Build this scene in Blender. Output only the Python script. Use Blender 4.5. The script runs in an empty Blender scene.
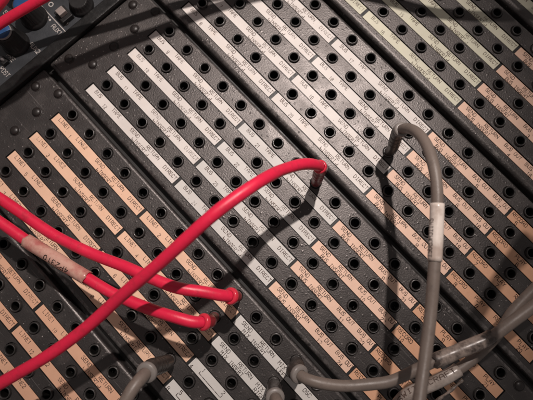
import bpy, bmesh, math, random
from mathutils import Vector, Matrix, Quaternion

random.seed(11)
S = bpy.context.scene
COL = S.collection
P = 0.015            # jack pitch along a strip, in metres; everything below is written in pitches
ASP = 1.0401         # row pitch / jack pitch
MOD = 4.62           # rows from one panel to the next
CAM_LOC = [9.0708, 9.4114, 16.2632]
CAM_AXES = [[0.683868, 0.729583, -0.005738], [-0.721092, 0.677065, 0.146999], [0.111133, -0.09639, 0.98912]]
FOCAL_RATIO = 0.85716
LAMP = [-0.841, 26.986, 39.03]
LAMP_AIM = [4.622, 11.018, 0.0]
CORDS = {'B': [[14.629, 8.428, 1.4], [14.748, 9.319, 1.6], [14.674, 9.743, 1.7], [14.889, 10.55, 1.9], [14.995, 10.99, 2.0], [15.101, 11.438, 2.0],
       [15.213, 12.146, 2.0], [15.187, 13.158, 2.1], [15.015, 13.843, 2.2], [14.947, 14.724, 2.3], [14.786, 16.276, 2.6], [14.826, 17.81, 2.8]],
 'G1': [[8.823, 4.734, 2.3], [8.835, 4.601, 2.6], [8.888, 4.331, 2.8], [9.019, 3.965, 2.9], [9.291, 3.232, 3.0], [9.593, 2.62, 3.0]],
 'G2': [[11.965, 7.917, 2.0], [12.136, 7.979, 2.2], [12.503, 8.221, 2.3], [13.06, 8.695, 2.3], [13.576, 9.329, 2.3], [13.845, 9.718, 2.3],
        [14.102, 10.493, 2.4], [14.286, 11.086, 2.5], [14.587, 11.921, 2.6], [14.856, 12.74, 2.7], [14.922, 13.479, 2.8], [15.039, 14.197, 2.8],
        [15.237, 15.567, 2.8], [15.498, 17.024, 2.8]],
 'G3': [[11.951, 6.945, 2.0], [12.019, 6.954, 2.35], [12.316, 6.94, 2.6], [13.085, 7.024, 2.6], [13.715, 7.39, 2.6]],
 'G4': [[8.776, 15.438, 2.2], [8.845, 15.446, 2.55], [9.204, 15.308, 3.2], [9.676, 14.994, 3.7], [10.185, 14.553, 4.0], [10.641, 14.122, 4.1],
        [11.379, 13.332, 4.1], [12.304, 12.29, 4.1], [12.825, 11.616, 4.1], [13.291, 10.897, 4.2], [13.725, 10.19, 4.4], [14.06, 9.611, 4.6],
        [14.402, 8.931, 4.8]],
 'LOOP': [[12.166, 19.798, 7.0], [12.008, 17.344, 7.0], [11.669, 18.833, 7.318], [11.936, 17.377, 7.156], [12.228, 16.235, 7.074],
          [12.534, 15.09, 6.993], [13.063, 14.255, 6.831], [14.155, 13.918, 6.668], [16.082, 13.727, 6.0], [17.631, 14.491, 6.0]],
 'R1': [[7.885, 12.702, 2.3], [7.784, 12.581, 2.62], [7.566, 12.233, 3.1], [7.336, 11.535, 3.7], [7.275, 10.982, 4.3], [7.244, 10.451, 4.7],
        [7.175, 9.467, 4.9], [7.113, 8.416, 4.7], [7.019, 7.309, 4.3], [6.913, 6.135, 3.8], [6.817, 4.883, 3.3], [6.679, 3.77, 3.1],
        [6.539, 2.905, 3.0], [6.262, 1.715, 2.9], [5.937, 0.47, 2.8], [5.594, -0.67, 2.8]],
 'R2': [[8.892, 7.976, 2.0], [8.698, 7.808, 2.2], [8.281, 7.53, 2.4], [7.653, 7.037, 2.5], [6.736, 6.545, 2.3], [5.989, 6.186, 2.1],
        [5.208, 5.783, 1.9], [4.363, 5.413, 1.8], [3.462, 5.065, 1.7], [2.453, 4.782, 1.6], [1.45, 4.541, 1.6], [0.233, 4.248, 1.6],
        [-1.375, 3.817, 1.6]],
 'R3': [[8.902, 6.854, 2.0], [8.726, 6.678, 2.15], [8.176, 6.334, 2.2], [7.403, 5.861, 2.0], [6.248, 5.292, 1.8], [5.377, 5.01, 1.7],
        [4.235, 4.663, 1.6], [3.048, 4.305, 1.6], [2.064, 4.058, 1.6], [0.891, 3.739, 1.6], [-0.67, 3.287, 1.6]],
 'T1': [[-3.493, 6.609, 1.5], [-3.398, 7.703, 1.6], [-3.278, 8.34, 1.7], [-2.796, 9.82, 2.0], [-2.264, 11.01, 2.4], [-1.644, 12.402, 2.8],
        [-0.813, 14.376, 3.2], [0.356, 16.772, 3.5], [1.316, 19.331, 3.5]],
 'T2': [[-2.289, 6.531, 3.4], [-2.117, 7.966, 3.7], [-1.923, 9.016, 4.0], [-2.003, 9.89, 4.31], [-1.656, 10.773, 4.31], [-1.357, 11.505, 4.066],
        [-1.029, 12.564, 4.391], [-0.608, 13.599, 4.554], [-0.2, 14.776, 4.716], [0.269, 16.122, 4.879], [1.186, 17.888, 4.879],
        [2.47, 19.461, 4.879], [4.0, 20.55, 4.879], [5.338, 21.334, 4.879], [6.81, 22.684, 4.879], [8.36, 24.432, 4.879], [10.323, 26.199, 4.879]]}
SPOTS = {'aux1': [-2.81, 9.682, 0.1],
 'aux2': [-2.786, 8.59, 0.1],
 'bl_a': [14.71, 9.468, 1.65],
 'bl_b': [15.101, 11.438, 2.0],
 'button': [-3.057, 10.263, 0.5],
 'digit': [-4.888, 8.641, 0.1],
 'dl_a': [14.276, 11.054, 2.5],
 'dl_b': [14.856, 12.74, 2.7],
 'knob_a': [-3.56, 8.226, 1.0],
 'knob_b': [-3.91, 9.378, 1.0],
 'knob_c': [-3.015, 10.879, 0.45],
 'line_end': [-2.557, 9.843, 0.1],
 'line_start': [-4.077, 9.829, 0.1],
 'post': [-2.928, 7.164, 0.1],
 'pre': [-3.192, 7.636, 0.1],
 'ring_mark': [-3.92, 10.146, 0.1],
 'screw': [-2.685, 10.169, 0.1],
 'sl_a': [3.082, 4.319, 1.6],
 'sl_b': [5.386, 5.043, 1.7],
 't0': [-3.9, 8.893, 0.1],
 't1': [-3.754, 8.591, 0.1],
 't2': [-3.576, 8.633, 0.1],
 't3': [-3.8, 9.703, 0.1],
 't4': [-3.451, 9.714, 0.1],
 't5': [-3.583, 9.724, 0.1],
 't6': [-3.91, 7.772, 0.1],
 't7': [-3.96, 7.403, 0.1],
 'tail_a': [15.435, 10.369, 1.65],
 'tail_b': [15.481, 10.878, 1.75],
 'tail_c': [15.498, 11.399, 1.8],
 'toggle': [-3.271, 7.435, 0.1],
 'wl_a': [10.858, 13.876, 4.1],
 'wl_b': [11.936, 12.693, 4.1]}


# ------------------------------------------------------------------ helpers
def V(u, v, z=0.0):
    return Vector((u * P, v * ASP * P, z * P))

def W(q):
    return Vector(q) * P

def link(o, parent=None):
    COL.objects.link(o)
    if parent is not None:
        o.parent = parent
    return o

def mesh_obj(name, bm, mat, parent=None, smooth=None):
    me = bpy.data.meshes.new(name)
    bm.normal_update()
    bm.to_mesh(me)
    bm.free()
    mats = mat if isinstance(mat, (list, tuple)) else [mat]
    for m in mats:
        me.materials.append(m)
    if smooth is not None:
        for p in me.polygons:
            p.use_smooth = smooth
    return link(bpy.data.objects.new(name, me), parent)

def thing(name, label, cat, loc=(0, 0, 0), group=None):
    o = bpy.data.objects.new(name, None)
    o.empty_display_size = 0.01
    o.location = loc
    o['label'] = label
    o['category'] = cat
    if group:
        o['group'] = group
    return link(o)

def add_box(bm, lo, hi, bevel=0.0, seg=2):
    vs = [bm.verts.new((x, y, z)) for z in (lo[2], hi[2]) for y in (lo[1], hi[1]) for x in (lo[0], hi[0])]
    fs = [(0, 2, 3, 1), (4, 5, 7, 6), (0, 1, 5, 4), (1, 3, 7, 5), (3, 2, 6, 7), (2, 0, 4, 6)]
    faces = [bm.faces.new([vs[i] for i in f]) for f in fs]
    if bevel > 0:
        es = list({e for f in faces for e in f.edges})
        bmesh.ops.bevel(bm, geom=es, offset=bevel, segments=seg, affect='EDGES', profile=0.6)

def add_lathe(bm, prof, n=28, centre=(0, 0, 0), cap_end=False, cap_start=False):
    cx, cy, cz = centre
    rings = []
    for r, z in prof:
        rings.append([bm.verts.new((cx + r * math.cos(2 * math.pi * k / n), cy + r * math.sin(2 * math.pi * k / n), cz + z)) for k in range(n)])
    for a, b in zip(rings, rings[1:]):
        for k in range(n):
            f = bm.faces.new((a[k], a[(k + 1) % n], b[(k + 1) % n], b[k]))
            f.smooth = True
    if cap_end:
        bm.faces.new(rings[-1])
    if cap_start:
        bm.faces.new(list(reversed(rings[0])))

def spline(pts, step):
    """centripetal-ish Catmull-Rom through pts, resampled evenly."""
    pts = [Vector(p) for p in pts]
    ext = [pts[0] * 2 - pts[1]] + pts + [pts[-1] * 2 - pts[-2]]
    dense = []
    for i in range(1, len(ext) - 2):
        p0, p1, p2, p3 = ext[i - 1:i + 3]
        t0 = 0.0
        t1 = t0 + max((p1 - p0).length, 1e-9) ** 0.5
        t2 = t1 + max((p2 - p1).length, 1e-9) ** 0.5
        t3 = t2 + max((p3 - p2).length, 1e-9) ** 0.5
        for k in range(24):
            t = t1 + (t2 - t1) * k / 24
            a1 = p0 * ((t1 - t) / (t1 - t0)) + p1 * ((t - t0) / (t1 - t0))
            a2 = p1 * ((t2 - t) / (t2 - t1)) + p2 * ((t - t1) / (t2 - t1))
            a3 = p2 * ((t3 - t) / (t3 - t2)) + p3 * ((t - t2) / (t3 - t2))
            b1 = a1 * ((t2 - t) / (t2 - t0)) + a2 * ((t - t0) / (t2 - t0))
            b2 = a2 * ((t3 - t) / (t3 - t1)) + a3 * ((t - t1) / (t3 - t1))
            dense.append(b1 * ((t2 - t) / (t2 - t1)) + b2 * ((t - t1) / (t2 - t1)))
    dense.append(pts[-1])
    L = [0.0]
    for a, b in zip(dense, dense[1:]):
        L.append(L[-1] + (b - a).length)
    n = max(3, int(L[-1] / step))
    out, j = [], 0
    for k in range(n + 1):
        s = L[-1] * k / n
        while j < len(L) - 2 and L[j + 1] < s:
            j += 1
        d = L[j + 1] - L[j]
        out.append(dense[j].lerp(dense[j + 1], 0 if d < 1e-12 else (s - L[j]) / d))
    for _ in range(3):                       # relax measuring wobble
        out = [out[0]] + [(a + b * 2 + c) / 4 for a, b, c in zip(out, out[1:], out[2:])] + [out[-1]]
    return out

def frames(path):
    T = []
    for i in range(len(path)):
        a = path[max(i - 1, 0)]
        b = path[min(i + 1, len(path) - 1)]
        T.append((b - a).normalized())
    ref = Vector((0, 0, 1))
    if abs(T[0].dot(ref)) > 0.9:
        ref = Vector((1, 0, 0))
    N = [(ref - T[0] * ref.dot(T[0])).normalized()]
    for i in range(1, len(path)):
        q = T[i - 1].rotation_difference(T[i])
        n = q @ N[-1]
        N.append((n - T[i] * n.dot(T[i])).normalized())
    return T, N

def add_tube(bm, path, rad, n=20, caps=True, mi=0):
    """rad: number or function of fraction 0..1, or list."""
    T, N = frames(path)
    rings = []
    m = len(path) - 1
    for i, p in enumerate(path):
        r = rad if isinstance(rad, (int, float)) else (rad[i] if isinstance(rad, list) else rad(i / m))
        B = T[i].cross(N[i])
        rings.append([bm.verts.new(p + (N[i] * math.cos(2 * math.pi * k / n) + B * math.sin(2 * math.pi * k / n)) * r) for k in range(n)])
    for a, b in zip(rings, rings[1:]):
        for k in range(n):
            f = bm.faces.new((a[k], a[(k + 1) % n], b[(k + 1) % n], b[k]))
            f.smooth = True
            f.material_index = mi
    if caps:
        bm.faces.new(list(reversed(rings[0])))
        bm.faces.new(rings[-1])

# ------------------------------------------------------------------ lettering
# a plain single-stroke alphabet on a 4 x 6 grid, like the engraved print on the strips
STROKES = {
'A': ['0,0 0,4 1,6 3,6 4,4 4,0', '0,2.5 4,2.5'], 'B': ['0,0 0,6 3,6 4,5 4,4 3,3.2 4,2.2 4,1 3,0 0,0', '0,3.2 3,3.2'],
'C': ['4,1 3,0 1,0 0,1 0,5 1,6 3,6 4,5'], 'D': ['0,0 0,6 2.6,6 4,4.6 4,1.4 2.6,0 0,0'], 'E': ['4,0 0,0 0,6 4,6', '0,3.1 3.2,3.1'],
'F': ['0,0 0,6 4,6', '0,3.1 3.2,3.1'], 'G': ['4,5 3,6 1,6 0,5 0,1 1,0 3,0 4,1 4,2.8 2.4,2.8'], 'H': ['0,0 0,6', '4,0 4,6', '0,3 4,3'],
'I': ['2,0 2,6', '1,0 3,0', '1,6 3,6'], 'L': ['0,6 0,0 4,0'], 'M': ['0,0 0,6 2,3 4,6 4,0'], 'N': ['0,0 0,6 4,0 4,6'],
'O': ['1,0 0,1 0,5 1,6 3,6 4,5 4,1 3,0 1,0'], 'P': ['0,0 0,6 3,6 4,5 4,3.8 3,2.8 0,2.8'], 'R': ['0,0 0,6 3,6 4,5 4,3.8 3,2.8 0,2.8', '1.8,2.8 4,0'],
'S': ['0,1 1,0 3,0 4,1 4,2.2 3,3 1,3.2 0,4 0,5 1,6 3,6 4,5'], 'T': ['2,0 2,6', '0,6 4,6'], 'U': ['0,6 0,1 1,0 3,0 4,1 4,6'],
'W': ['0,6 0.9,0 2,3.6 3.1,0 4,6'], 'X': ['0,0 4,6', '0,6 4,0'], 'Y': ['2,0 2,3 0,6', '2,3 4,6'],
'0': ['1.5,0 0.4,1.6 0.4,4.4 1.5,6 2.5,6 3.6,4.4 3.6,1.6 2.5,0 1.5,0'], '1': ['0.8,4.8 2,6 2,0'], '2': ['0,5 1,6 3,6 4,5 4,4 0,0 4,0'],
'3': ['0,5 1,6 3,6 4,5 4,4 3,3.1 4,2.2 4,1 3,0 1,0 0,1', '1.6,3.1 3,3.1'], '4': ['3,0 3,6 0,2 4,2'], '5': ['4,6 0,6 0,3.4 3,3.6 4,2.6 4,1 3,0 1,0 0,1'],
'6': ['4,5 3,6 1,6 0,5 0,1 1,0 3,0 4,1 4,2.4 3,3.4 0,3'], '7': ['0,6 4,6 1.4,0'],
'8': ['1,3.1 0,4 0,5 1,6 3,6 4,5 4,4 3,3.1 1,3.1 0,2.2 0,1 1,0 3,0 4,1 4,2.2 3,3.1'], '9': ['0,1 1,0 3,0 4,1 4,5 3,6 1,6 0,5 0,3.8 1,2.8 4,3'],
' ': []}
PITCH, PEN = 5.7, 0.45
_cache = {}

def glyphs(word):
    """(width / height, vertices in -0.5..0.5, faces) of a word."""
    if word not in _cache:
        vs, fs = [], []
        k = 0
        for ci, ch in enumerate(word):
            for line in STROKES[ch]:
                pts = [Vector((float(a) + ci * PITCH, float(b))) for a, b in (q.split(',') for q in line.split())]
                for a, b in zip(pts, pts[1:]):
                    d = (b - a).normalized() * PEN
                    n = Vector((-d.y, d.x))
                    base = len(vs)
                    a2, b2 = a - d * 0.7, b + d * 0.7
                    vs += [(q.x, q.y, (k % 9) * 0.0006) for q in (a2 - n, b2 - n, b2 + n, a2 + n)]
                    fs.append((base, base + 1, base + 2, base + 3))
                    k += 1
        w = (len(word) - 1) * PITCH + 4.0
        _cache[word] = (w / 6.0, [((x - w / 2) / w, (y - 3) / 6.0, zz) for x, y, zz in vs], fs)
    return _cache[word]

def add_word(bm, word, u, v, width, height, z, turn=0.0, squeeze=True):
    """flat word centred at (u, v) reading along +u, sizes in pitches."""
    ratio, vs, fs = glyphs(word)
    width = min(width, ratio * height * 1.12)
    c, s = math.cos(turn), math.sin(turn)
    o = V(u, v, z)
    nv = []
    for x, y, dz in vs:
        X, Y = x * width, y * height
        nv.append(bm.verts.new(o + Vector(((X * c - Y * s) * P, (X * s + Y * c) * P, dz * P))))
    for f in fs:
        bm.faces.new([nv[i] for i in f])

def add_bar(bm, u0, v0, u1, v1, z):
    a, b = V(u0, v0, z), V(u1, v1, z)
    bm.faces.new([bm.verts.new((a.x, a.y, a.z)), bm.verts.new((b.x, a.y, a.z)), bm.verts.new((b.x, b.y, a.z)), bm.verts.new((a.x, b.y, a.z))])

def word_on_tube(name, word, path, s0, s1, radius, height, up, mat, parent, flip=False):
    """word wrapped on the surface of a tube; up = direction the middle of the letters faces."""
    ratio, vs, fs = glyphs(word)
    bm = bmesh.new()
    nv = [bm.verts.new((x, y, dz)) for x, y, dz in vs]
    for f in fs:
        bm.faces.new([nv[i] for i in f])
    for k in range(-3, 4):
        g = list(bm.verts) + list(bm.edges) + list(bm.faces)
        bmesh.ops.bisect_plane(bm, geom=g, plane_co=(0, k / 7.0, 0), plane_no=(0, 1, 0))
    L = [0.0]
    for a, b in zip(path, path[1:]):
        L.append(L[-1] + (b - a).length)
    T, _ = frames(path)
    for v in bm.verts:
        t = v.co.x + 0.5
        if flip:
            t = 1 - t
        s = (s0 + (s1 - s0) * t) * L[-1]
        j = 0
        while j < len(L) - 2 and L[j + 1] < s:
            j += 1
        f = (s - L[j]) / max(L[j + 1] - L[j], 1e-9)
        p = path[j].lerp(path[j + 1], f)
        tt = T[j].lerp(T[j + 1], f).normalized()
        n = (up - tt * up.dot(tt)).normalized()
        b = n.cross(tt) if not flip else tt.cross(n)
        a = v.co.y * height / radius
        v.co = p + (n * math.cos(a) + b * math.sin(a)) * (radius + v.co.z * P)
    return mesh_obj(name, bm, mat, parent)

# ------------------------------------------------------------------ materials
def new_mat(name):
    m = bpy.data.materials.new(name)
    m.use_nodes = True
    nt = m.node_tree
    b = nt.nodes['Principled BSDF']
    return m, nt, b

def N(nt, kind, **kw):
    n = nt.nodes.new(kind)
    for k, v in kw.items():
        if k in n.inputs:
            n.inputs[k].default_value = v
        else:
            setattr(n, k, v)
    return n

def ramp(nt, fac, stops):
    r = nt.nodes.new('ShaderNodeValToRGB')
    while len(r.color_ramp.elements) < len(stops):
        r.color_ramp.elements.new(0.5)
    for e, (p, c) in zip(r.color_ramp.elements, stops):
        e.position = p
        e.color = (c[0], c[1], c[2], 1) if isinstance(c, (tuple, list)) else (c, c, c, 1)
    nt.links.new(fac, r.inputs[0])
    return r.outputs[0]

def mix(nt, fac, a, b, mode='MIX'):
    m = nt.nodes.new('ShaderNodeMix')
    m.data_type = 'RGBA'
    m.blend_type = mode
    for sock, val in ((m.inputs[0], fac), (m.inputs[6], a), (m.inputs[7], b)):
        if hasattr(val, 'is_output'):
            nt.links.new(val, sock)
        elif isinstance(val, (int, float)):
            sock.default_value = val
        else:
            sock.default_value = (val[0], val[1], val[2], 1)
    return m.outputs[2]

def wpos(nt):
    g = nt.nodes.new('ShaderNodeNewGeometry')
    return g.outputs['Position']

def noise(nt, co, per_pitch, detail=3.0, rough=0.55):
    n = N(nt, 'ShaderNodeTexNoise')
    n.inputs['Scale'].default_value = per_pitch / P
    n.inputs['Detail'].default_value = detail
    n.inputs['Roughness'].default_value = rough
    nt.links.new(co, n.inputs['Vector'])
    return n.outputs['Fac']

def voro(nt, co, per_pitch, feature='F1', rnd=1.0):
    n = N(nt, 'ShaderNodeTexVoronoi')
    n.feature = feature
    n.inputs['Scale'].default_value = per_pitch / P
    n.inputs['Randomness'].default_value = rnd
    nt.links.new(co, n.inputs['Vector'])
    return n

def bump(nt, b, h, strength, dist):
    n = N(nt, 'ShaderNodeBump')
    n.inputs['Strength'].default_value = strength
    n.inputs['Distance'].default_value = dist * P
    nt.links.new(h, n.inputs['Height'])
    nt.links.new(n.outputs[0], b.inputs['Normal'])
    return n

def mat_panel(name='textured_black_panel', worn_highlight=False):
    m, nt, b = new_mat(name)
    co = wpos(nt)
    grain = noise(nt, co, 20, 2.0, 0.5)
    fine = noise(nt, co, 30, 2.0, 0.6)
    big = noise(nt, co, 0.35, 4.0, 0.65)
    # raised pips of the sprayed finish
    pv = voro(nt, co, 7.5)
    pip = mix(nt, 1.0, ramp(nt, pv.outputs['Distance'], [(0.0, 1.0), (0.2, 0.55), (0.36, 0.0)]),
              ramp(nt, pv.outputs['Color'], [(0.5, 0.0), (0.85, 1.0)]), 'MULTIPLY')
    # dust: small pale specks of two sizes, thicker in patches
    patch = ramp(nt, noise(nt, co, 0.6, 4.0, 0.65), [(0.36, 0.0), (0.54, 1.0)])
    dust = None
    for sc, cut in ((4.3, 0.12), (7.9, 0.15)):
        d = voro(nt, co, sc)
        speck = ramp(nt, d.outputs['Distance'], [(0.0, 1.0), (cut * 0.6, 0.8), (cut, 0.0)])
        sel = ramp(nt, d.outputs['Color'], [(0.45, 0.0), (0.70, 1.0)])
        q = mix(nt, 1.0, mix(nt, 1.0, speck, sel, 'MULTIPLY'), patch, 'MULTIPLY')
        dust = q if dust is None else mix(nt, 1.0, dust, q, 'LIGHTEN')
    base = ramp(nt, big, [(0.3, (0.0165, 0.0148, 0.0145)), (0.7, (0.027, 0.0243, 0.0238))])
    base = mix(nt, ramp(nt, fine, [(0.45, 0.0), (0.8, 0.4)]), base, (0.046, 0.041, 0.040))
    # handled, dulled patches
    base = mix(nt, ramp(nt, noise(nt, co, 1.1, 5.0, 0.7), [(0.52, 0.0), (0.74, 0.45)]), base, (0.064, 0.055, 0.052))
    # fine scratches in two directions
    for ang, sq in ((0.5, 0.62), (-0.9, 0.64)):
        mp = N(nt, 'ShaderNodeMapping')
        mp.inputs['Rotation'].default_value = (0, 0, ang)
        mp.inputs['Scale'].default_value = (0.35 / P, 14.0 / P, 1.0 / P)
        nt.links.new(co, mp.inputs['Vector'])
        sn = N(nt, 'ShaderNodeTexNoise')
        sn.inputs['Scale'].default_value = 1.0
        sn.inputs['Detail'].default_value = 2.0
        nt.links.new(mp.outputs[0], sn.inputs['Vector'])
        base = mix(nt, ramp(nt, sn.outputs['Fac'], [(sq + 0.06, 0.0), (sq + 0.12, 0.5)]), base, (0.13, 0.12, 0.115))
    base = mix(nt, dust, base, (0.34, 0.31, 0.295))
    if worn_highlight:  # bare grey wear, doubling as a painted highlight along the rounded edge
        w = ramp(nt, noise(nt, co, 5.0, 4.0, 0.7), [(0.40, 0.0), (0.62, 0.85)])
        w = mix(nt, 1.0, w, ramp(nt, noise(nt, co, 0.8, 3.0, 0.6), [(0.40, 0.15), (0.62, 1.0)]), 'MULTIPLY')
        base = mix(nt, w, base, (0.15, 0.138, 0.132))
    nt.links.new(base, b.inputs['Base Color'])
    nt.links.new(ramp(nt, noise(nt, co, 1.1, 5.0, 0.7), [(0.35, 0.36), (0.7, 0.50)]), b.inputs['Roughness'])
    b.inputs['Specular IOR Level'].default_value = 0.8
    b.inputs['Specular Tint'].default_value = (1.0, 0.92, 0.89, 1)
    ad = N(nt, 'ShaderNodeMath', operation='MULTIPLY_ADD')
    nt.links.new(pip, ad.inputs[0])
    ad.inputs[1].default_value = 1.7
    nt.links.new(grain, ad.inputs[2])
    ad2 = N(nt, 'ShaderNodeMath', operation='MULTIPLY_ADD')
    nt.links.new(fine, ad2.inputs[0])
    ad2.inputs[1].default_value = 0.3
    nt.links.new(ad.outputs[0], ad2.inputs[2])
    bump(nt, b, ad2.outputs[0], 0.25, 0.026)
    return m

def mat_plain(name, col, rough=0.4, spec=0.5, var=0.25, scale=2.0, bump_s=0.0, bump_scale=10, coat=0.0, metal=0.0):
    m, nt, b = new_mat(name)
    co = wpos(nt)
    n = noise(nt, co, scale, 4.0, 0.6)
    lo = tuple(c * (1 - var) for c in col)
    hi = tuple(min(1, c * (1 + var)) for c in col)
    nt.links.new(ramp(nt, n, [(0.3, lo), (0.7, hi)]), b.inputs['Base Color'])
    n2 = noise(nt, co, scale * 3, 3.0, 0.6)
    nt.links.new(ramp(nt, n2, [(0.3, max(0.05, rough - 0.08)), (0.7, rough + 0.08)]), b.inputs['Roughness'])
    b.inputs['Specular IOR Level'].default_value = spec
    b.inputs['Metallic'].default_value = metal
    if coat:
        b.inputs['Coat Weight'].default_value = coat
    if bump_s:
        bump(nt, b, noise(nt, co, bump_scale, 3.0, 0.6), bump_s, 0.03)
    return m

def mat_paper(name, col, yellow=(0.62, 0.5, 0.32), amount=0.35):
    m, nt, b = new_mat(name)
    co = wpos(nt)
    n = noise(nt, co, 0.7, 4.0, 0.6)
    c = ramp(nt, n, [(0.25, tuple(x * 0.86 for x in col)), (0.75, tuple(min(1, x * 1.06) for x in col))])
    st = ramp(nt, noise(nt, co, 1.9, 5.0, 0.7), [(0.56, 0.0), (0.78, amount)])
    c = mix(nt, st, c, tuple(x * y * 1.25 for x, y in zip(col, yellow)))
    # rubbed-in grime specks
    g = voro(nt, co, 6.0)
    sp = mix(nt, 1.0, ramp(nt, g.outputs['Distance'], [(0.05, 0.55), (0.13, 0.0)]), ramp(nt, g.outputs['Color'], [(0.80, 0.0), (0.86, 1.0)]), 'MULTIPLY')
    c = mix(nt, sp, c, (0.12, 0.08, 0.06))
    nt.links.new(c, b.inputs['Base Color'])
    b.inputs['Roughness'].default_value = 0.5
    b.inputs['Specular IOR Level'].default_value = 0.35
    bump(nt, b, noise(nt, co, 9, 3.0, 0.6), 0.15, 0.02)
    return m

def mat_cord(name, col, dirt, rough, scale=1.6, bump_s=0.25, spec=0.45):
    m, nt, b = new_mat(name)
    co = wpos(nt)
    n = noise(nt, co, scale, 5.0, 0.65)
    c = ramp(nt, n, [(0.3, tuple(x * 0.85 for x in col)), (0.7, col)])
    c = mix(nt, ramp(nt, noise(nt, co, 3.2, 5.0, 0.7), [(0.52, 0.0), (0.78, 0.75)]), c, dirt)
    c = mix(nt, ramp(nt, noise(nt, co, 9.0, 4.0, 0.7), [(0.62, 0.0), (0.80, 0.5)]), c, tuple(x * 0.6 + 0.12 for x in col))
    nt.links.new(c, b.inputs['Base Color'])
    nt.links.new(ramp(nt, n, [(0.3, rough - 0.06), (0.7, rough + 0.1)]), b.inputs['Roughness'])
    b.inputs['Specular IOR Level'].default_value = spec
    bump(nt, b, noise(nt, co, 7, 5.0, 0.7), bump_s, 0.03)
    return m

def mat_sleeve(name, col, stain, rough=0.28, trans=0.0, scale=1.1):
    m, nt, b = new_mat(name)
    co = wpos(nt)
    n = noise(nt, co, scale, 5.0, 0.7)
    c = ramp(nt, n, [(0.38, stain), (0.56, col), (0.75, tuple(min(1, x * 1.1) for x in col))])
    nt.links.new(c, b.inputs['Base Color'])
    b.inputs['Roughness'].default_value = rough
    b.inputs['Coat Weight'].default_value = 0.25
    b.inputs['Coat Roughness'].default_value = 0.2
    b.inputs['Transmission Weight'].default_value = trans
    bump(nt, b, noise(nt, co, 2.2, 3.0, 0.6), 0.35, 0.05)
    return m

M = {}
M['panel'] = mat_panel()
M['panel_edge'] = mat_panel('worn_highlight_panel_edge', True)
M['jack'] = mat_plain('jack_plastic', (0.027, 0.024, 0.023), 0.44, 0.5, 0.25, 3.0, 0.12, 16)
M['jack_worn'] = mat_plain('worn_jack_rim', (0.040, 0.036, 0.034), 0.28, 0.6, 0.7, 7.0, 0.12, 16)
M['jack_dull'] = mat_plain('dull_jack_plastic', (0.022, 0.020, 0.0195), 0.5, 0.4, 0.4, 5.0, 0.12, 16)
M['bore'] = mat_plain('jack_bore', (0.006, 0.0055, 0.005), 0.55, 0.2, 0.2)
M['screw'] = mat_plain('dome_screw', (0.017, 0.013, 0.012), 0.42, 0.45, 0.2, 4.0)
M['chassis'] = mat_plain('chassis_black', (0.017, 0.016, 0.0155), 0.5, 0.4, 0.3)
def rubbed(m, lo):
    nt = m.node_tree
    b = nt.nodes['Principled BSDF']
    co = wpos(nt)
    a = ramp(nt, noise(nt, co, 1.3, 4.0, 0.7), [(0.36, lo), (0.52, 1.0)])
    g = ramp(nt, noise(nt, co, 14, 2.0, 0.6), [(0.34, 0.35), (0.5, 1.0)])
    nt.links.new(mix(nt, 1.0, a, g, 'MULTIPLY'), b.inputs['Alpha'])
    return m
M['ink'] = rubbed(mat_plain('label_ink', (0.035, 0.022, 0.018), 0.6, 0.2, 0.3, 5.0), 0.6)
M['ink_faded'] = rubbed(mat_plain('faded_label_ink', (0.10, 0.065, 0.053), 0.6, 0.2, 0.35, 5.0), 0.3)
M['peach'] = mat_paper('peach_label', (0.78, 0.505, 0.355))
M['peach_deep'] = mat_paper('deep_peach_label', (0.70, 0.405, 0.27))
M['white'] = mat_paper('cream_label', (0.665, 0.615, 0.58), (0.9, 0.72, 0.5), 0.25)
M['grey_white'] = mat_paper('grey_white_label', (0.60, 0.575, 0.545), (0.8, 0.7, 0.6), 0.25)
M['yellow'] = mat_paper('yellowed_label', (0.61, 0.585, 0.46), (0.85, 0.95, 0.7), 0.4)
M['orange'] = mat_paper('orange_label', (0.69, 0.385, 0.24))
M['pink'] = mat_paper('pink_label', (0.78, 0.525, 0.40))
M['red'] = mat_cord('red_cord', (0.72, 0.015, 0.060), (0.30, 0.014, 0.03), 0.38, bump_s=0.18)
M['red_plug'] = mat_cord('dark_red_plug', (0.19, 0.014, 0.020), (0.06, 0.01, 0.012), 0.33)
M['red_ring'] = mat_cord('red_collar', (0.66, 0.03, 0.06), (0.4, 0.03, 0.04), 0.22)
M['grey'] = mat_cord('grey_cord', (0.180, 0.143, 0.122), (0.075, 0.057, 0.048), 0.42)
M['grey_plug'] = mat_cord('dark_grey_plug', (0.040, 0.032, 0.029), (0.02, 0.016, 0.014), 0.36)
M['grey_ring'] = mat_cord('pale_grey_collar', (0.23, 0.205, 0.19), (0.12, 0.10, 0.09), 0.35)
M['sleeve_pink'] = mat_sleeve('pink_sleeve', (0.52, 0.30, 0.24), (0.40, 0.13, 0.115))
M['sleeve_white'] = mat_sleeve('white_sleeve', (0.68, 0.60, 0.54), (0.45, 0.36, 0.31))
M['sleeve_grey'] = mat_sleeve('greyed_white_sleeve', (0.42, 0.36, 0.32), (0.24, 0.19, 0.165), 0.36)
M['sleeve_dirty'] = mat_sleeve('dirty_clear_sleeve', (0.30, 0.24, 0.205), (0.045, 0.033, 0.028), 0.34, 0.0, 2.3)
M['console'] = mat_plain('console_face', (0.040, 0.043, 0.048), 0.42, 0.5, 0.22, 1.2, 0.2, 18)
M['knob'] = mat_plain('knob_black', (0.012, 0.011, 0.011), 0.5, 0.4, 0.2)
M['knob_cap'] = mat_plain('knob_cap_blue', (0.022, 0.075, 0.20), 0.35, 0.5, 0.15)
M['knob_rim'] = mat_plain('knob_rim', (0.25, 0.24, 0.24), 0.35, 0.5, 0.15)
M['paint'] = mat_plain('white_print', (0.50, 0.46, 0.43), 0.5, 0.3, 0.2, 4.0)
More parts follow.
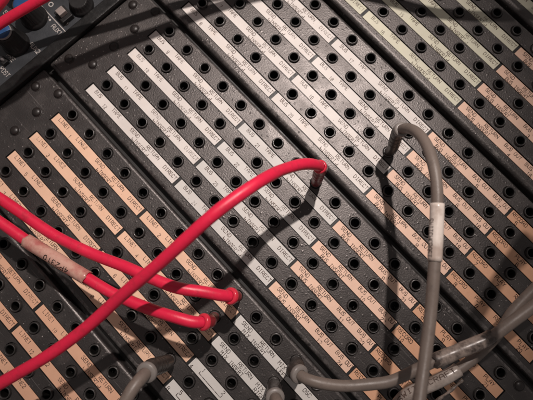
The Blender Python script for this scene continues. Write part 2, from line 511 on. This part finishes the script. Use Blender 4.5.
M['button'] = mat_plain('button_grey', (0.30, 0.25, 0.23), 0.4, 0.5, 0.2)
M['rail'] = mat_plain('rail_black', (0.011, 0.0105, 0.0105), 0.33, 0.5, 0.3, 2.0, 0.25, 14)

# ------------------------------------------------------------------ the surface under it all
bm = bmesh.new()
a, b = V(-14, -8, -1.6), V(26, 32, -0.42)
add_box(bm, a, b)
tray = mesh_obj('mounting_tray', bm, M['chassis'])
tray['kind'] = 'structure'

# ------------------------------------------------------------------ jack panels
TOP = 0.0
U0, U1 = -2.12, 18.62
CH0, CH1 = -0.47, 17.53           # label channel
LO, HI = -0.715, -0.285           # channel in v, from the row
EDGE_LO, EDGE_HI = -1.04, 0.35    # panel edges in v from first and last row
NJ = 18
HOLE = 0.224

def make_plate(parent, nrows=4):
    bm = bmesh.new()
    cache = {}
    def vert(u, v, z):
        k = (round(u, 4), round(v, 4), round(z, 4))
        if k not in cache:
            cache[k] = bm.verts.new(V(*k))
        return cache[k]
    def quad(p, q, r, s, smooth=False, mi=0):
        f = bm.faces.new((vert(*p), vert(*q), vert(*r), vert(*s)))
        f.smooth = smooth
        f.material_index = mi
    R = 0.17                      # rounding of the long edges
    vb = [EDGE_LO + R]
    for r in range(nrows):
        vb += [r + LO, r + HI]
    vb.append(nrows - 1 + EDGE_HI - 0.09)
    us = [U0, CH0] + [k + 0.5 for k in range(NJ - 1)] + [CH1, U1]
    for j in range(len(vb) - 1):
        v0, v1 = vb[j], vb[j + 1]
        chan = j % 2 == 1
        jackrow = j >= 2 and j % 2 == 0
        row = j // 2 - 1
        for i in range(len(us) - 1):
            a, b = us[i], us[i + 1]
            inner = 0 < i < len(us) - 2
            if chan and inner:
                d = -0.055
                quad((a, v0, d), (b, v0, d), (b, v1, d), (a, v1, d), mi=1)
                quad((a, v0, 0), (b, v0, 0), (b, v0, d), (a, v0, d), mi=1)
                quad((a, v1, d), (b, v1, d), (b, v1, 0), (a, v1, 0), mi=1)
                if i == 1:
                    quad((a, v0, 0), (a, v0, d), (a, v1, d), (a, v1, 0), mi=1)
                if i == len(us) - 3:
                    quad((b, v0, d), (b, v0, 0), (b, v1, 0), (b, v1, d), mi=1)
            elif jackrow and inner:
                cu, cv = i - 1, row
                n = 32
                out, inn = [], []
                for k in range(n):
                    t = 2 * math.pi * (k + 0.0) / n - math.pi * 3 / 4
                    inn.append((cu + HOLE * math.cos(t), cv + HOLE / ASP * math.sin(t), 0))
                per = []
                for side in range(4):
                    for q in range(n // 4):
                        f = q / (n // 4)
                        per.append([(a + (b - a) * f, v0), (b, v0 + (v1 - v0) * f), (b - (b - a) * f, v1), (a, v1 - (v1 - v0) * f)][side])
                for k in range(n):
                    k2 = (k + 1) % n
                    bm.faces.new([vert(*per[k], 0), vert(*per[k2], 0), vert(*inn[k2]), vert(*inn[k])])
            else:
                quad((a, v0, 0), (b, v0, 0), (b, v1, 0), (a, v1, 0))
    # rounded long edges and sides
    def edge(vs, sgn, flip, R):
        prof = [(vs + sgn * R * math.sin(t), -R * (1 - math.cos(t)) * 1.0) for t in [math.pi / 2 * q / 6 for q in range(7)]]
        prof.append((prof[-1][0], -0.415))
        for pi, ((va, za), (vb_, zb)) in enumerate(zip(prof, prof[1:])):
            for i in range(len(us) - 1):
                p, q, r, s = (us[i], va, za), (us[i + 1], va, za), (us[i + 1], vb_, zb), (us[i], vb_, zb)
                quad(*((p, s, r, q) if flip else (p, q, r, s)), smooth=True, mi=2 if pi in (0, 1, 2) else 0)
    edge(vb[0], -1, True, R)
    edge(vb[-1], 1, False, 0.11)
    for u, s in ((U0, -1), (U1, 1)):
        for j in range(len(vb) - 1):
            p, q, r, t = (u, vb[j], 0), (u, vb[j + 1], 0), (u, vb[j + 1], -0.415), (u, vb[j], -0.415)
            quad(*((p, q, r, t) if s < 0 else (p, t, r, q)))
    bmesh.ops.recalc_face_normals(bm, faces=bm.faces)
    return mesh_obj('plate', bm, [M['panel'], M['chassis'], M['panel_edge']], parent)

def make_jack_mesh():
    bm = bmesh.new()
    prof = [(0.28, -0.07), (0.204, -0.07), (0.204, 0.060), (0.198, 0.084), (0.186, 0.095), (0.168, 0.096), (0.155, 0.086), (0.147, 0.065), (0.143, 0.04), (0.143, -0.405)]
    add_lathe(bm, [(r * P, z * P) for r, z in prof], 32, cap_end=False)
    nf = len(bm.faces)
    add_lathe(bm, [(0.143 * P, -0.405 * P), (0.02 * P, -0.41 * P)], 32, cap_end=True)
    # the spring contact inside
    add_box(bm, Vector((0.08, -0.05, -0.40)) * P, Vector((0.11, 0.05, -0.22)) * P)
    bm.normal_update()
    for f in bm.faces:
        c = f.calc_center_median()
        if c.z < 0.04 * P and math.hypot(c.x, c.y) < 0.15 * P:
            f.material_index = 1
    me = bpy.data.meshes.new('jack_socket')
    bm.to_mesh(me)
    bm.free()
    me.materials.append(M[('jack', 'jack', 'jack_worn', 'jack_dull')[make_jack_mesh.n % 4]])
    make_jack_mesh.n += 1
    me.materials.append(M['bore'])
    return me

def make_screw_mesh():
    bm = bmesh.new()
    R = 0.165
    prof = [(0.19, -0.004), (0.19, 0.012), (0.168, 0.016)] + [(R * math.cos(t), 0.016 + 0.095 * math.sin(t)) for t in [math.pi / 2 * k / 8 for k in range(7)]]
    prof += [(0.03, 0.110)]
    add_lathe(bm, [(r * P, z * P) for r, z in prof], 28, cap_end=True)
    me = bpy.data.meshes.new('dome_screw')
    bm.to_mesh(me)
    bm.free()
    me.materials.append(M['screw'])
    return me

make_jack_mesh.n = 0
JACK = [make_jack_mesh() for _ in range(4)]
SCREW = make_screw_mesh()

LINE, BUS, BOUT, REC, MIXL, MIXR, MULT = 'LINE', 'BUS', 'BOUT', 'REC', 'MIXL', 'MIXR', 'MULT'
HC = 0.130
def insert_brackets(bm, r, ua, ub, z):
    t = 0.013
    add_bar(bm, ua - t, r - 0.665, ua + t, r - 0.575, z)
    add_bar(bm, ua + t, r - 0.665, ua + 0.10, r - 0.665 + 2 * t, z)
    add_bar(bm, ub - t, r - 0.665, ub + t, r - 0.575, z)
    add_bar(bm, ub - 0.10, r - 0.665, ub - t, r - 0.665 + 2 * t, z)

def letter_strip(bm, kind, i0, r, num, z):
    up, lo, cw = r - 0.425, r - 0.605, 0.112
    def w(t, u, v, k=1.0):
        add_word(bm, t, u, v, len(t) * cw * k - 0.015, HC, z)
    if kind in (LINE, BUS):
        if kind == LINE:
            w('LINE1', i0 + 0.04, up - 0.005, 0.95)
            w('LINE2', i0 + 1.05, up - 0.005, 0.95)
        else:
            w('BUS', i0 + 0.02, up)
            w('TAPE', i0 + 1.05, up)
        w(str(num), i0 + 0.55, r - 0.57, 0.75)
        w('SEND', i0 + 2.1, up)
        w('RETURN', i0 + 3.12, up)
        w('INSERT', i0 + 2.6, lo, 0.95)
        insert_brackets(bm, r, i0 + 2.18, i0 + 3.06, z)
        w('DIRECT', i0 + 4.1, up - 0.04)
    elif kind == BOUT:
        w('SEND', i0 + 0.02, up)
        w('RETURN', i0 + 1.04, up)
        w('BUS INSERT', i0 + 0.55, lo, 0.98)
        for k in (0, 1):
            w('BUS OUT', i0 + 2.0 + k + 0.1, up)
            w(str(num + 12 * k), i0 + 2.0 + k + 0.07, lo - 0.02, 0.9)
    elif kind == REC:
        for k in (0, 1):
            w('RECORD', i0 + 2 * k - 0.05, up)
            w(str(num + 12 * k), i0 + 2 * k - 0.06, lo - 0.01, 0.9)
            w('PLAY', i0 + 2 * k + 0.93, up)
            w(str(num + 12 * k), i0 + 2 * k + 0.95, lo - 0.01, 0.9)
    elif kind in (MIXL, MIXR):
        w('SEND', i0 + 0.02, up)
        w('RETURN', i0 + 1.04, up)
        w('MIX INSERT', i0 + 0.55, lo, 0.98)
        w('MIX OUT', i0 + 2.0, up)
        w('LEFT' if kind == MIXL else 'RIGHT', i0 + 1.95, lo)
        w('OSC', i0 + 3.0, up)
    elif kind == MULT:
        for k in (0, 1):
            a = i0 + 2 * k
            w(str(num + 2 * k), a + 0.07, up + 0.01, 0.9)
            w(str(num + 2 * k + 1), a + 1.06, up + 0.01, 0.9)
            t = 0.012
            add_bar(bm, a + 0.02 - t, r - 0.60, a + 0.02 + t, r - 0.50, z)
            add_bar(bm, a + 0.02 + t, r - 0.60, a + 1.10 - t, r - 0.60 + 2 * t, z)
            add_bar(bm, a + 1.10 - t, r - 0.60, a + 1.10 + t, r - 0.50, z)
        w(str(num + 3), i0 - 0.33, lo - 0.02, 0.8)

SEGS = ((CH0 + 0.045, 4.46), (4.585, 9.46), (9.57, 13.455), (13.56, CH1 - 0.045))

def make_panel(m, label, rows, rowset, urange):
    base = V(0, m * MOD)
    root = thing('jack_panel', label, 'patch panel', base, 'jack panels side by side in the patch bay')
    make_plate(root)
    lo_u, hi_u = urange
    for r in rowset:
        # each label is a paper strip with its own print
        for (a, b), spec in zip(SEGS, rows[r]):
            if spec is None or b < lo_u(r) or a > hi_u(r):
                continue
            kind, num, mat, i0 = spec
            bm = bmesh.new()
            jit = random.uniform(-0.008, 0.008)
            add_box(bm, V(a, r + LO + 0.034 + jit, -0.05), V(b, r + HI - 0.034 + jit, -0.018), 0.006 * P, 1)
            st = mesh_obj('label_strip', bm, M[mat], root)
            turn = random.uniform(-0.0035, 0.0035)
            bm = bmesh.new()
            letter_strip(bm, kind, i0, r + jit, num, -0.0155)
            mesh_obj('lettering', bm, M['ink_faded' if kind in (LINE, BUS) else 'ink'], st)
            mid = V((a + b) / 2, r - 0.5)
            st.matrix_local = Matrix.Translation(mid) @ Matrix.Rotation(turn, 4, 'Z') @ Matrix.Translation(-mid)
        for k in range(NJ):
            if k < lo_u(r) or k > hi_u(r):
                continue
            o = bpy.data.objects.new('jack_socket', random.choice(JACK))
            o.location = V(k + random.uniform(-0.012, 0.012), r + random.uniform(-0.012, 0.012), random.uniform(-0.022, 0.012))
            o.rotation_euler = (random.uniform(-0.03, 0.03), random.uniform(-0.03, 0.03), random.uniform(0, 6.28))
            link(o, root)
        spots = []
        if -1.0 >= lo_u(r):
            spots.append((-1.0, r + 0.14))
        if 17.65 <= hi_u(r):
            spots.append((17.72, r + 0.15))
        if r in (0, 3) and -1.8 >= lo_u(r):
            spots.append((-1.8, r - 0.35 if r == 0 else r - 0.28))
        for u, v in spots:
            o = bpy.data.objects.new('screw', SCREW)
            o.location = V(u, v)
            o.rotation_euler.z = random.uniform(0, 6.28)
            link(o, root)
    return root

def bus_rows(first, mats):
    out = []
    for r in range(4):
        n = first + 3 - r
        out.append([(BUS, n, mats[0], 0), (BUS, n + 12, mats[1], 5), (BOUT, n, mats[2], 10), (REC, n, mats[3], 14)])
    return out

def line_rows(first, mats, low):
    out = []
    for r in range(4):
        n = first + 2 * (3 - r)
        out.append([(LINE, n, mats[0], 0), (LINE, n + 1, mats[1], 5)] + low[r])
    return out

# how far along each row the photograph can see (with a margin): the frame is a turned rectangle in panel space
def seen(m):
    def lo(r):
        v = m * MOD + r
        return max(-2.5, -5.5 + (8.5 - v) * 1.32 - 3.0 if v < 8.5 else -5.5 + (v - 8.5) * 0.98 - 3.0)
    def hi(r):
        v = m * MOD + r
        return min(19.0, 6.1 + (v + 0.3) * 0.97 + 3.0 if v < 12.4 else 18.4 - (v - 12.4) * 0.94 + 3.0)
    return lo, hi

make_panel(0, 'black jack panel in the bottom left corner, deep peach LINE strips 10 and 12',
           line_rows(9, ('peach_deep', 'peach_deep'), [[None, None]] * 4), (0, 1, 2, 3), seen(0))
make_panel(1, 'black jack panel with peach LINE strips 1 to 8, holding two red plugs',
           line_rows(1, ('peach', 'peach'),
                     [[(MULT, 5, 'grey_white', 10), None], [(MULT, 1, 'grey_white', 10), None],
                      [(MIXR, 0, 'grey_white', 10), None], [(MIXL, 0, 'grey_white', 10), None]]), (0, 1, 2, 3), seen(1))
make_panel(2, 'black jack panel with cream BUS strips 9 to 12, holding one red plug',
           bus_rows(9, ('white', 'grey_white', 'pink', 'orange')), (0, 1, 2, 3), seen(2))
make_panel(3, 'black jack panel with cream BUS strips 17 to 20, holding a grey plug',
           bus_rows(5, ('white', 'white', 'pink', 'orange')), (0, 1, 2, 3), seen(3))
make_panel(4, 'black jack panel with yellowed BUS strips 13 to 16, at the top right corner',
           bus_rows(1, ('yellow', 'yellow', 'pink', 'orange')), (0, 1, 2, 3), seen(4))
make_panel(5, 'jack panel showing only a bare dark edge in the top right corner',
           bus_rows(25, ('yellow', 'yellow', 'pink', 'orange')), (0,), seen(5))

# ------------------------------------------------------------------ trim rail and mixing console, top left corner
bm = bmesh.new()
add_box(bm, V(-2.62, -8, -0.9), V(-2.16, 32, 0.22), 0.07 * P, 4)
rail = mesh_obj('trim_rail', bm, M['rail'])
rail['label'] = 'long black trim rail between the mixer face and the jack panels'
rail['category'] = 'trim rail'

con = thing('mixing_console', 'dark blue grey mixer face with knobs and AUX lettering in the top left corner', 'mixer', V(-5, 8.5))
CO = V(-5, 8.5)
CZ = 0.10
def cmesh(name, bm, mat, parent=con):
    if parent is con:
        bm.transform(Matrix.Translation(-CO))
    return mesh_obj(name, bm, mat, parent)
bm = bmesh.new()
add_box(bm, V(-10, -4, -0.9), V(-2.635, 26, CZ), 0.02 * P, 2)
cmesh('faceplate', bm, M['console'])

def knob(u, v, r, h, cap, top=True):
    bm = bmesh.new()
    n = 40
    prof = [(r * 1.16, 0), (r * 1.16, 0.10), (r * 1.06, 0.16), (r * 1.0, 0.20), (r * 0.92, h - 0.07), (r * 0.87, h - 0.02), (r * 0.80, h)]
    cx = V(u, v, CZ)
    rings = []
    for q, (rr, z) in enumerate(prof):
        ring = []
        for k in range(n * 2):
            t = math.pi * k / n
            flute = 1.0 - (0.035 if (k % 4 < 2 and 3 <= q <= 5) else 0.0)
            ring.append(bm.verts.new((cx.x + rr * flute * P * math.cos(t), cx.y + rr * flute * P * math.sin(t), cx.z + z * P)))
        rings.append(ring)
    for a, b in zip(rings, rings[1:]):
        for k in range(n * 2):
            bm.faces.new((a[k], a[(k + 1) % (2 * n)], b[(k + 1) % (2 * n)], b[k])).smooth = True
    bm.faces.new(rings[-1])
    k = cmesh('knob', bm, M['knob'])
    if cap:
        bm = bmesh.new()
        add_lathe(bm, [(q * P, z * P) for q, z in ((r * 0.74, h - 0.01), (r * 0.74, h + 0.05), (r * 0.68, h + 0.075))], 36, (cx.x, cx.y, cx.z))
        bm.transform(Matrix.Translation(-CO))
        mesh_obj('rim', bm, M['knob_rim'], k)
        bm = bmesh.new()
        add_lathe(bm, [(q * P, z * P) for q, z in ((r * 0.68, h + 0.06), (r * 0.64, h + 0.08), (r * 0.3, h + 0.085))], 36, (cx.x, cx.y, cx.z), cap_end=True)
        bm.transform(Matrix.Translation(-CO))
        mesh_obj('cap', bm, M[cap], k)
    return k

knob(-3.56, 7.86, 0.44, 0.90, 'knob_cap')
knob(-3.91, 8.98, 0.44, 0.90, 'knob_cap')
knob(-3.05, 10.55, 0.40, 0.42, None)
knob(-4.9, 9.3, 0.44, 0.90, 'knob_cap')
# push button and its dark well
bm = bmesh.new()
add_box(bm, V(-3.42, 9.60, CZ), V(-2.86, 10.06, CZ + 0.22), 0.03 * P, 2)
well = cmesh('push_button', bm, M['knob'])
bm = bmesh.new()
add_box(bm, V(-3.30, 9.68, CZ + 0.22), V(-3.02, 9.98, CZ + 0.42), 0.03 * P, 2)
bm.transform(Matrix.Translation(-CO))
mesh_obj('button_cap', bm, M['button'], well)
bm = bmesh.new()
add_box(bm, V(-3.42, 7.02, CZ), V(-3.12, 7.24, CZ + 0.18), 0.03 * P, 2)
tg = cmesh('toggle_switch', bm, M['knob'])
bm = bmesh.new()
add_lathe(bm, [(0.075 * P, 0.18 * P), (0.065 * P, 0.30 * P), (0.03 * P, 0.33 * P)], 20, tuple(V(-3.3, 7.14, CZ)), cap_end=True)
bm.transform(Matrix.Translation(-CO))
mesh_obj('switch_tip', bm, M['knob_rim'], tg)
bm = bmesh.new()
add_lathe(bm, [(0.10 * P, 0), (0.10 * P, 0.03 * P), (0.05 * P, 0.05 * P), (0.045 * P, 0.02 * P)], 20, tuple(V(-2.92, 9.70, CZ)), cap_end=True)
cmesh('face_screw', bm, M['screw'])
bm = bmesh.new()
z = CZ + 0.003
add_bar(bm, -9.5, 9.445, -2.66, 9.475, z)
for t, u, v, w in (('AUX2', -2.96, 8.24, 0.50), ('AUX1', -2.96, 9.28, 0.50), ('POST', -2.99, 6.88, 0.46), ('PRE', -3.28, 7.38, 0.34), ('5', -4.85, 8.33, 0.12)):
    add_word(bm, t, u, v, w, 0.165, z)
for k in ('t0', 't1', 't2', 't3', 't4', 't5', 't6', 't7'):
    q = SPOTS[k]
    o = Vector((q[0] * P, q[1] * P, z * P))
    vs = [bm.verts.new(o + Vector((math.cos(j * math.pi / 5), math.sin(j * math.pi / 5), 0)) * 0.045 * P) for j in range(10)]
    bm.faces.new(vs)
# a ring mark above the button
q = SPOTS['ring_mark']
o = Vector((q[0] * P, q[1] * P, z * P))
ra, rb = [], []
for j in range(20):
    d = Vector((math.cos(j * math.pi / 10), math.sin(j * math.pi / 10), 0))
    ra.append(bm.verts.new(o + d * 0.065 * P))
    rb.append(bm.verts.new(o + d * 0.10 * P))
for j in range(20):
    bm.faces.new((ra[j], rb[j], rb[(j + 1) % 20], ra[(j + 1) % 20]))
cmesh('face_lettering', bm, M['paint'])

# ------------------------------------------------------------------ patch cables
def jack_at(m, r, k):
    return V(k, m * MOD + r, 0)

def patch_cable(label, cord_key, radius, colour, jack=None, body_r=0.22, ring_r=0.25, group='patch cables plugged into the panels'):
    pts = [W(q) for q in CORDS[cord_key]]
    base = jack if jack is not None else pts[0].copy()
    root = thing('patch_cable', label, 'patch cable', base, group)
    path = spline(pts, 0.09 * P)
    for i in range(6, len(path)):
        g = min(1.0, (i - 6) / 20)
        t = i * 0.09
        path[i] = path[i] + Vector((math.sin(t * 1.7 + radius * 90), math.cos(t * 1.3 + radius * 50), 0.5 * math.sin(t * 2.9))) * 0.013 * P * g
    off = Matrix.Translation(-base)
    r = radius * P
    n = 24
    # faint waviness of a used cord
    ph = random.uniform(0, 6)
    rad = [r * (1 + 0.012 * math.sin(i * 0.35 + ph) + 0.008 * math.sin(i * 0.13 + ph * 2)) for i in range(len(path))]
    bm = bmesh.new()
    add_tube(bm, path, rad, n)
    bm.transform(off)
    mesh_obj('cord', bm, M[colour], root)
    if jack is not None:
        ring = pts[0]
        d = (path[5] - path[0]).normalized()
        d = (d * 0.9 + Vector((0, 0, 1)) * 0.55).normalized()
        # plug body: up out of the socket, then bending over towards the cord
        ctrl = [base + Vector((0, 0, 0.09 * P)), base + Vector((0, 0, 0.55 * P)), base.lerp(ring, 0.55) + Vector((0, 0, 0.10 * P)) - d * 0.05 * P, ring - d * 0.22 * P, ring]
        body = spline(ctrl, 0.035 * P)
        m = len(body) - 1
        br = body_r * P
        rr = []
        for i in range(m + 1):
            t = i / m
            if t < 0.10:
                q = 0.175 * P
            elif t < 0.16:
                q = 0.175 * P + (br * 0.92 - 0.175 * P) * (t - 0.10) / 0.06
            else:
                q = br * (0.92 + 0.08 * min(1, (t - 0.16) / 0.3))
                if 0.45 < t < 0.86:
                    q *= 1 - 0.09 * max(0.0, math.sin((t - 0.45) / 0.41 * math.pi * 6)) ** 2
            rr.append(q)
        bm = bmesh.new()
        add_tube(bm, body, rr, 28)
        bm.transform(off)
        pl = mesh_obj('plug', bm, M[colour + '_plug'], root)
        # collar ring at the end of the boot
        c0, c1 = ring - d * 0.07 * P, ring + d * 0.10 * P
        seq = [c0.lerp(c1, q) for q in (0, 0.1, 0.3, 0.55, 0.75, 0.9, 1.0, 1.001)]
        R = ring_r * P
        bm = bmesh.new()
        add_tube(bm, seq, [R * 0.90, R * 0.98, R * 1.0, R * 1.0, R * 0.98, R * 0.93, r * 1.06, r * 1.0], 32, caps=False)
        bm.transform(off)
        mesh_obj('collar', bm, M[colour + '_ring'], pl)
    return root, path, off, base

def sleeve(root, path, off, i0, i1, r, mat, lumps=0.02, name='marker_sleeve', ragged=0.0):
    sub = path[i0:i1 + 1]
    m = len(sub) - 1
    ph = random.uniform(0, 6)
    rad = []
    for i in range(m + 1):
        q = r * P * (1 + lumps * math.sin(i * 0.55 + ph) + lumps * 0.6 * math.sin(i * 1.3 + ph * 1.7))
        rad.append(q)
    bm = bmesh.new()
    add_tube(bm, sub, rad, 28, caps=False)
    if ragged:
        bm.verts.ensure_lookup_table()
        for k in range(28):
            for base, s in ((0, -1), (len(bm.verts) - 28, 1)):
                v = bm.verts[base + k]
                t = (sub[1] - sub[0]).normalized() if s < 0 else (sub[-1] - sub[-2]).normalized()
                v.co += t * s * ragged * P * (math.sin(k * 0.9 + ph) + 0.5 * math.sin(k * 2.3))
    bm.transform(off)
    o = mesh_obj(name, bm, M[mat], root)
    so = o.modifiers.new('thickness', 'SOLIDIFY')
    so.thickness = 0.02 * P
    so.offset = 1
    return o, sub

def nearest(path, q):
    q = W(q)
    return min(range(len(path)), key=lambda i: (path[i] - q).length)

# red, over everything, from the middle of the picture down to the left edge
patch_cable('long red patch cable arching from its plug at centre right down across the other two', 'R1', 0.172, 'red', jack_at(2, 3, 8), 0.20, 0.225)
patch_cable('unmarked red patch cable, upper one of the two ending side by side at lower left', 'R2', 0.18, 'red', jack_at(1, 3, 9), 0.195, 0.265)
root, path, off, base = patch_cable('red patch cable wearing a pink marker sleeve printed 4P2310', 'R3', 0.18, 'red', jack_at(1, 2, 9), 0.195, 0.265)
i1, i0 = nearest(path, SPOTS['sl_a']), nearest(path, SPOTS['sl_b'])
so, sub = sleeve(root, path, off, i0, i1, 0.205, 'sleeve_pink', 0.012, ragged=0.02)
loc_sub = [p - base for p in sub]
word_on_tube('sleeve_lettering', '4P2310', loc_sub, 0.25, 0.64, 0.205 * P + 0.026 * P, 0.17 * P, Vector((-0.25, -0.55, 1)).normalized(), M['ink'], so)

root, path, off, base = patch_cable('upright grey patch cable with a white sleeve, hanging straight down the right half', 'G4', 0.158, 'grey', jack_at(3, 1, 9), 0.205, 0.235)
i0, i1 = nearest(path, SPOTS['wl_a']), nearest(path, SPOTS['wl_b'])
so, sub = sleeve(root, path, off, i0, i1, 0.168, 'sleeve_white', 0.006)
loc_sub = [p - base for p in sub]
word_on_tube('sleeve_lettering', 'SWITCHCRAFT', loc_sub, 0.28, 0.94, 0.168 * P + 0.026 * P, 0.15 * P, Vector((-1.0, -0.95, 0.55)).normalized(), M['ink'], so, flip=False)

root, path, off, base = patch_cable('grey patch cable running right along the bottom with a grimy clear sleeve', 'G2', 0.168, 'grey', jack_at(1, 3, 12), 0.255, 0.29)
i0, i1 = nearest(path, SPOTS['dl_a']), nearest(path, SPOTS['dl_b'])
sleeve(root, path, off, i0, i1, 0.192, 'sleeve_dirty', 0.035, ragged=0.05)

root, path, off, base = patch_cable('grey cable under the others at the bottom right, white sleeve printed in capitals', 'B', 0.160, 'grey', group='patch cables plugged into the panels')
i0, i1 = nearest(path, SPOTS['bl_a']), nearest(path, SPOTS['bl_b'])
so, sub = sleeve(root, path, off, i0, i1, 0.182, 'sleeve_grey', 0.01)
loc_sub = [p - base for p in sub]
word_on_tube('sleeve_lettering', 'SWITCHCRAFT', loc_sub, 0.06, 0.93, 0.182 * P + 0.026 * P, 0.14 * P, Vector((-0.55, 0.75, 1)).normalized(), M['ink_faded'], so)

tp = spline([W(SPOTS[k]) - base for k in ('tail_a', 'tail_b', 'tail_c')], 0.08 * P)
bm = bmesh.new()
add_tube(bm, tp, [0.045 * P * (1 + 0.25 * math.sin(i * 1.1)) for i in range(len(tp))], 10)
mesh_obj('tape_tail', bm, M['sleeve_dirty'], so)

patch_cable('grey patch cable bending down to the bottom edge, left of centre', 'G1', 0.185, 'grey', jack_at(1, 0, 9), 0.275, 0.315)
patch_cable('grey patch cable whose plug barely shows at the bottom edge of the picture', 'G3', 0.175, 'grey', jack_at(1, 2, 12), 0.25, 0.285)
patch_cable('red cable crossing over the blue capped knobs in the top left corner', 'T1', 0.165, 'red', group='loose cables crossing overhead')
patch_cable('red cable of which a bit shows in the extreme top left corner', 'T2', 0.20, 'red', group='loose cables crossing overhead')
patch_cable('grey cable looping past the right edge of the picture', 'LOOP', 0.19, 'grey', group='loose cables crossing overhead')


# ------------------------------------------------------------------ light
wd = bpy.data.worlds.new('World')
S.world = wd
wd.use_nodes = True
bg = wd.node_tree.nodes['Background']
bg.inputs[0].default_value = (1.0, 0.91, 0.88, 1)
bg.inputs[1].default_value = 0.165

ld = bpy.data.lights.new('desk_lamp', 'SPOT')
ld.energy = 18.8
ld.color = (1.0, 0.895, 0.84)
ld.spot_size = math.radians(39)
ld.spot_blend = 1.0
ld.shadow_soft_size = 0.5 * P
lo = link(bpy.data.objects.new('desk_lamp', ld))
lo.location = W(LAMP)
lo.rotation_euler = (W(LAMP_AIM) - W(LAMP)).to_track_quat('-Z', 'Y').to_euler()

# ------------------------------------------------------------------ camera
cd = bpy.data.cameras.new('Camera')
cd.sensor_fit = 'HORIZONTAL'
cd.sensor_width = 36.0
cd.lens = FOCAL_RATIO * 36.0
cd.clip_start = 0.005
cd.clip_end = 20
cd.dof.use_dof = True
cd.dof.focus_distance = (CAM_LOC[2] - 0.9) * P
cd.dof.aperture_fstop = 11
co = link(bpy.data.objects.new('Camera', cd))
x, y, zz = [Vector(a) for a in CAM_AXES]
mw = Matrix((x, y, zz)).transposed().to_4x4()
mw.translation = W(CAM_LOC)
co.matrix_world = mw
S.camera = co

S.view_settings.view_transform = 'Standard'
S.view_settings.look = 'None'
S.view_settings.exposure = 0.0
S.view_settings.gamma = 1.0
S.render.film_transparent = False
S.cycles.max_bounces = 6
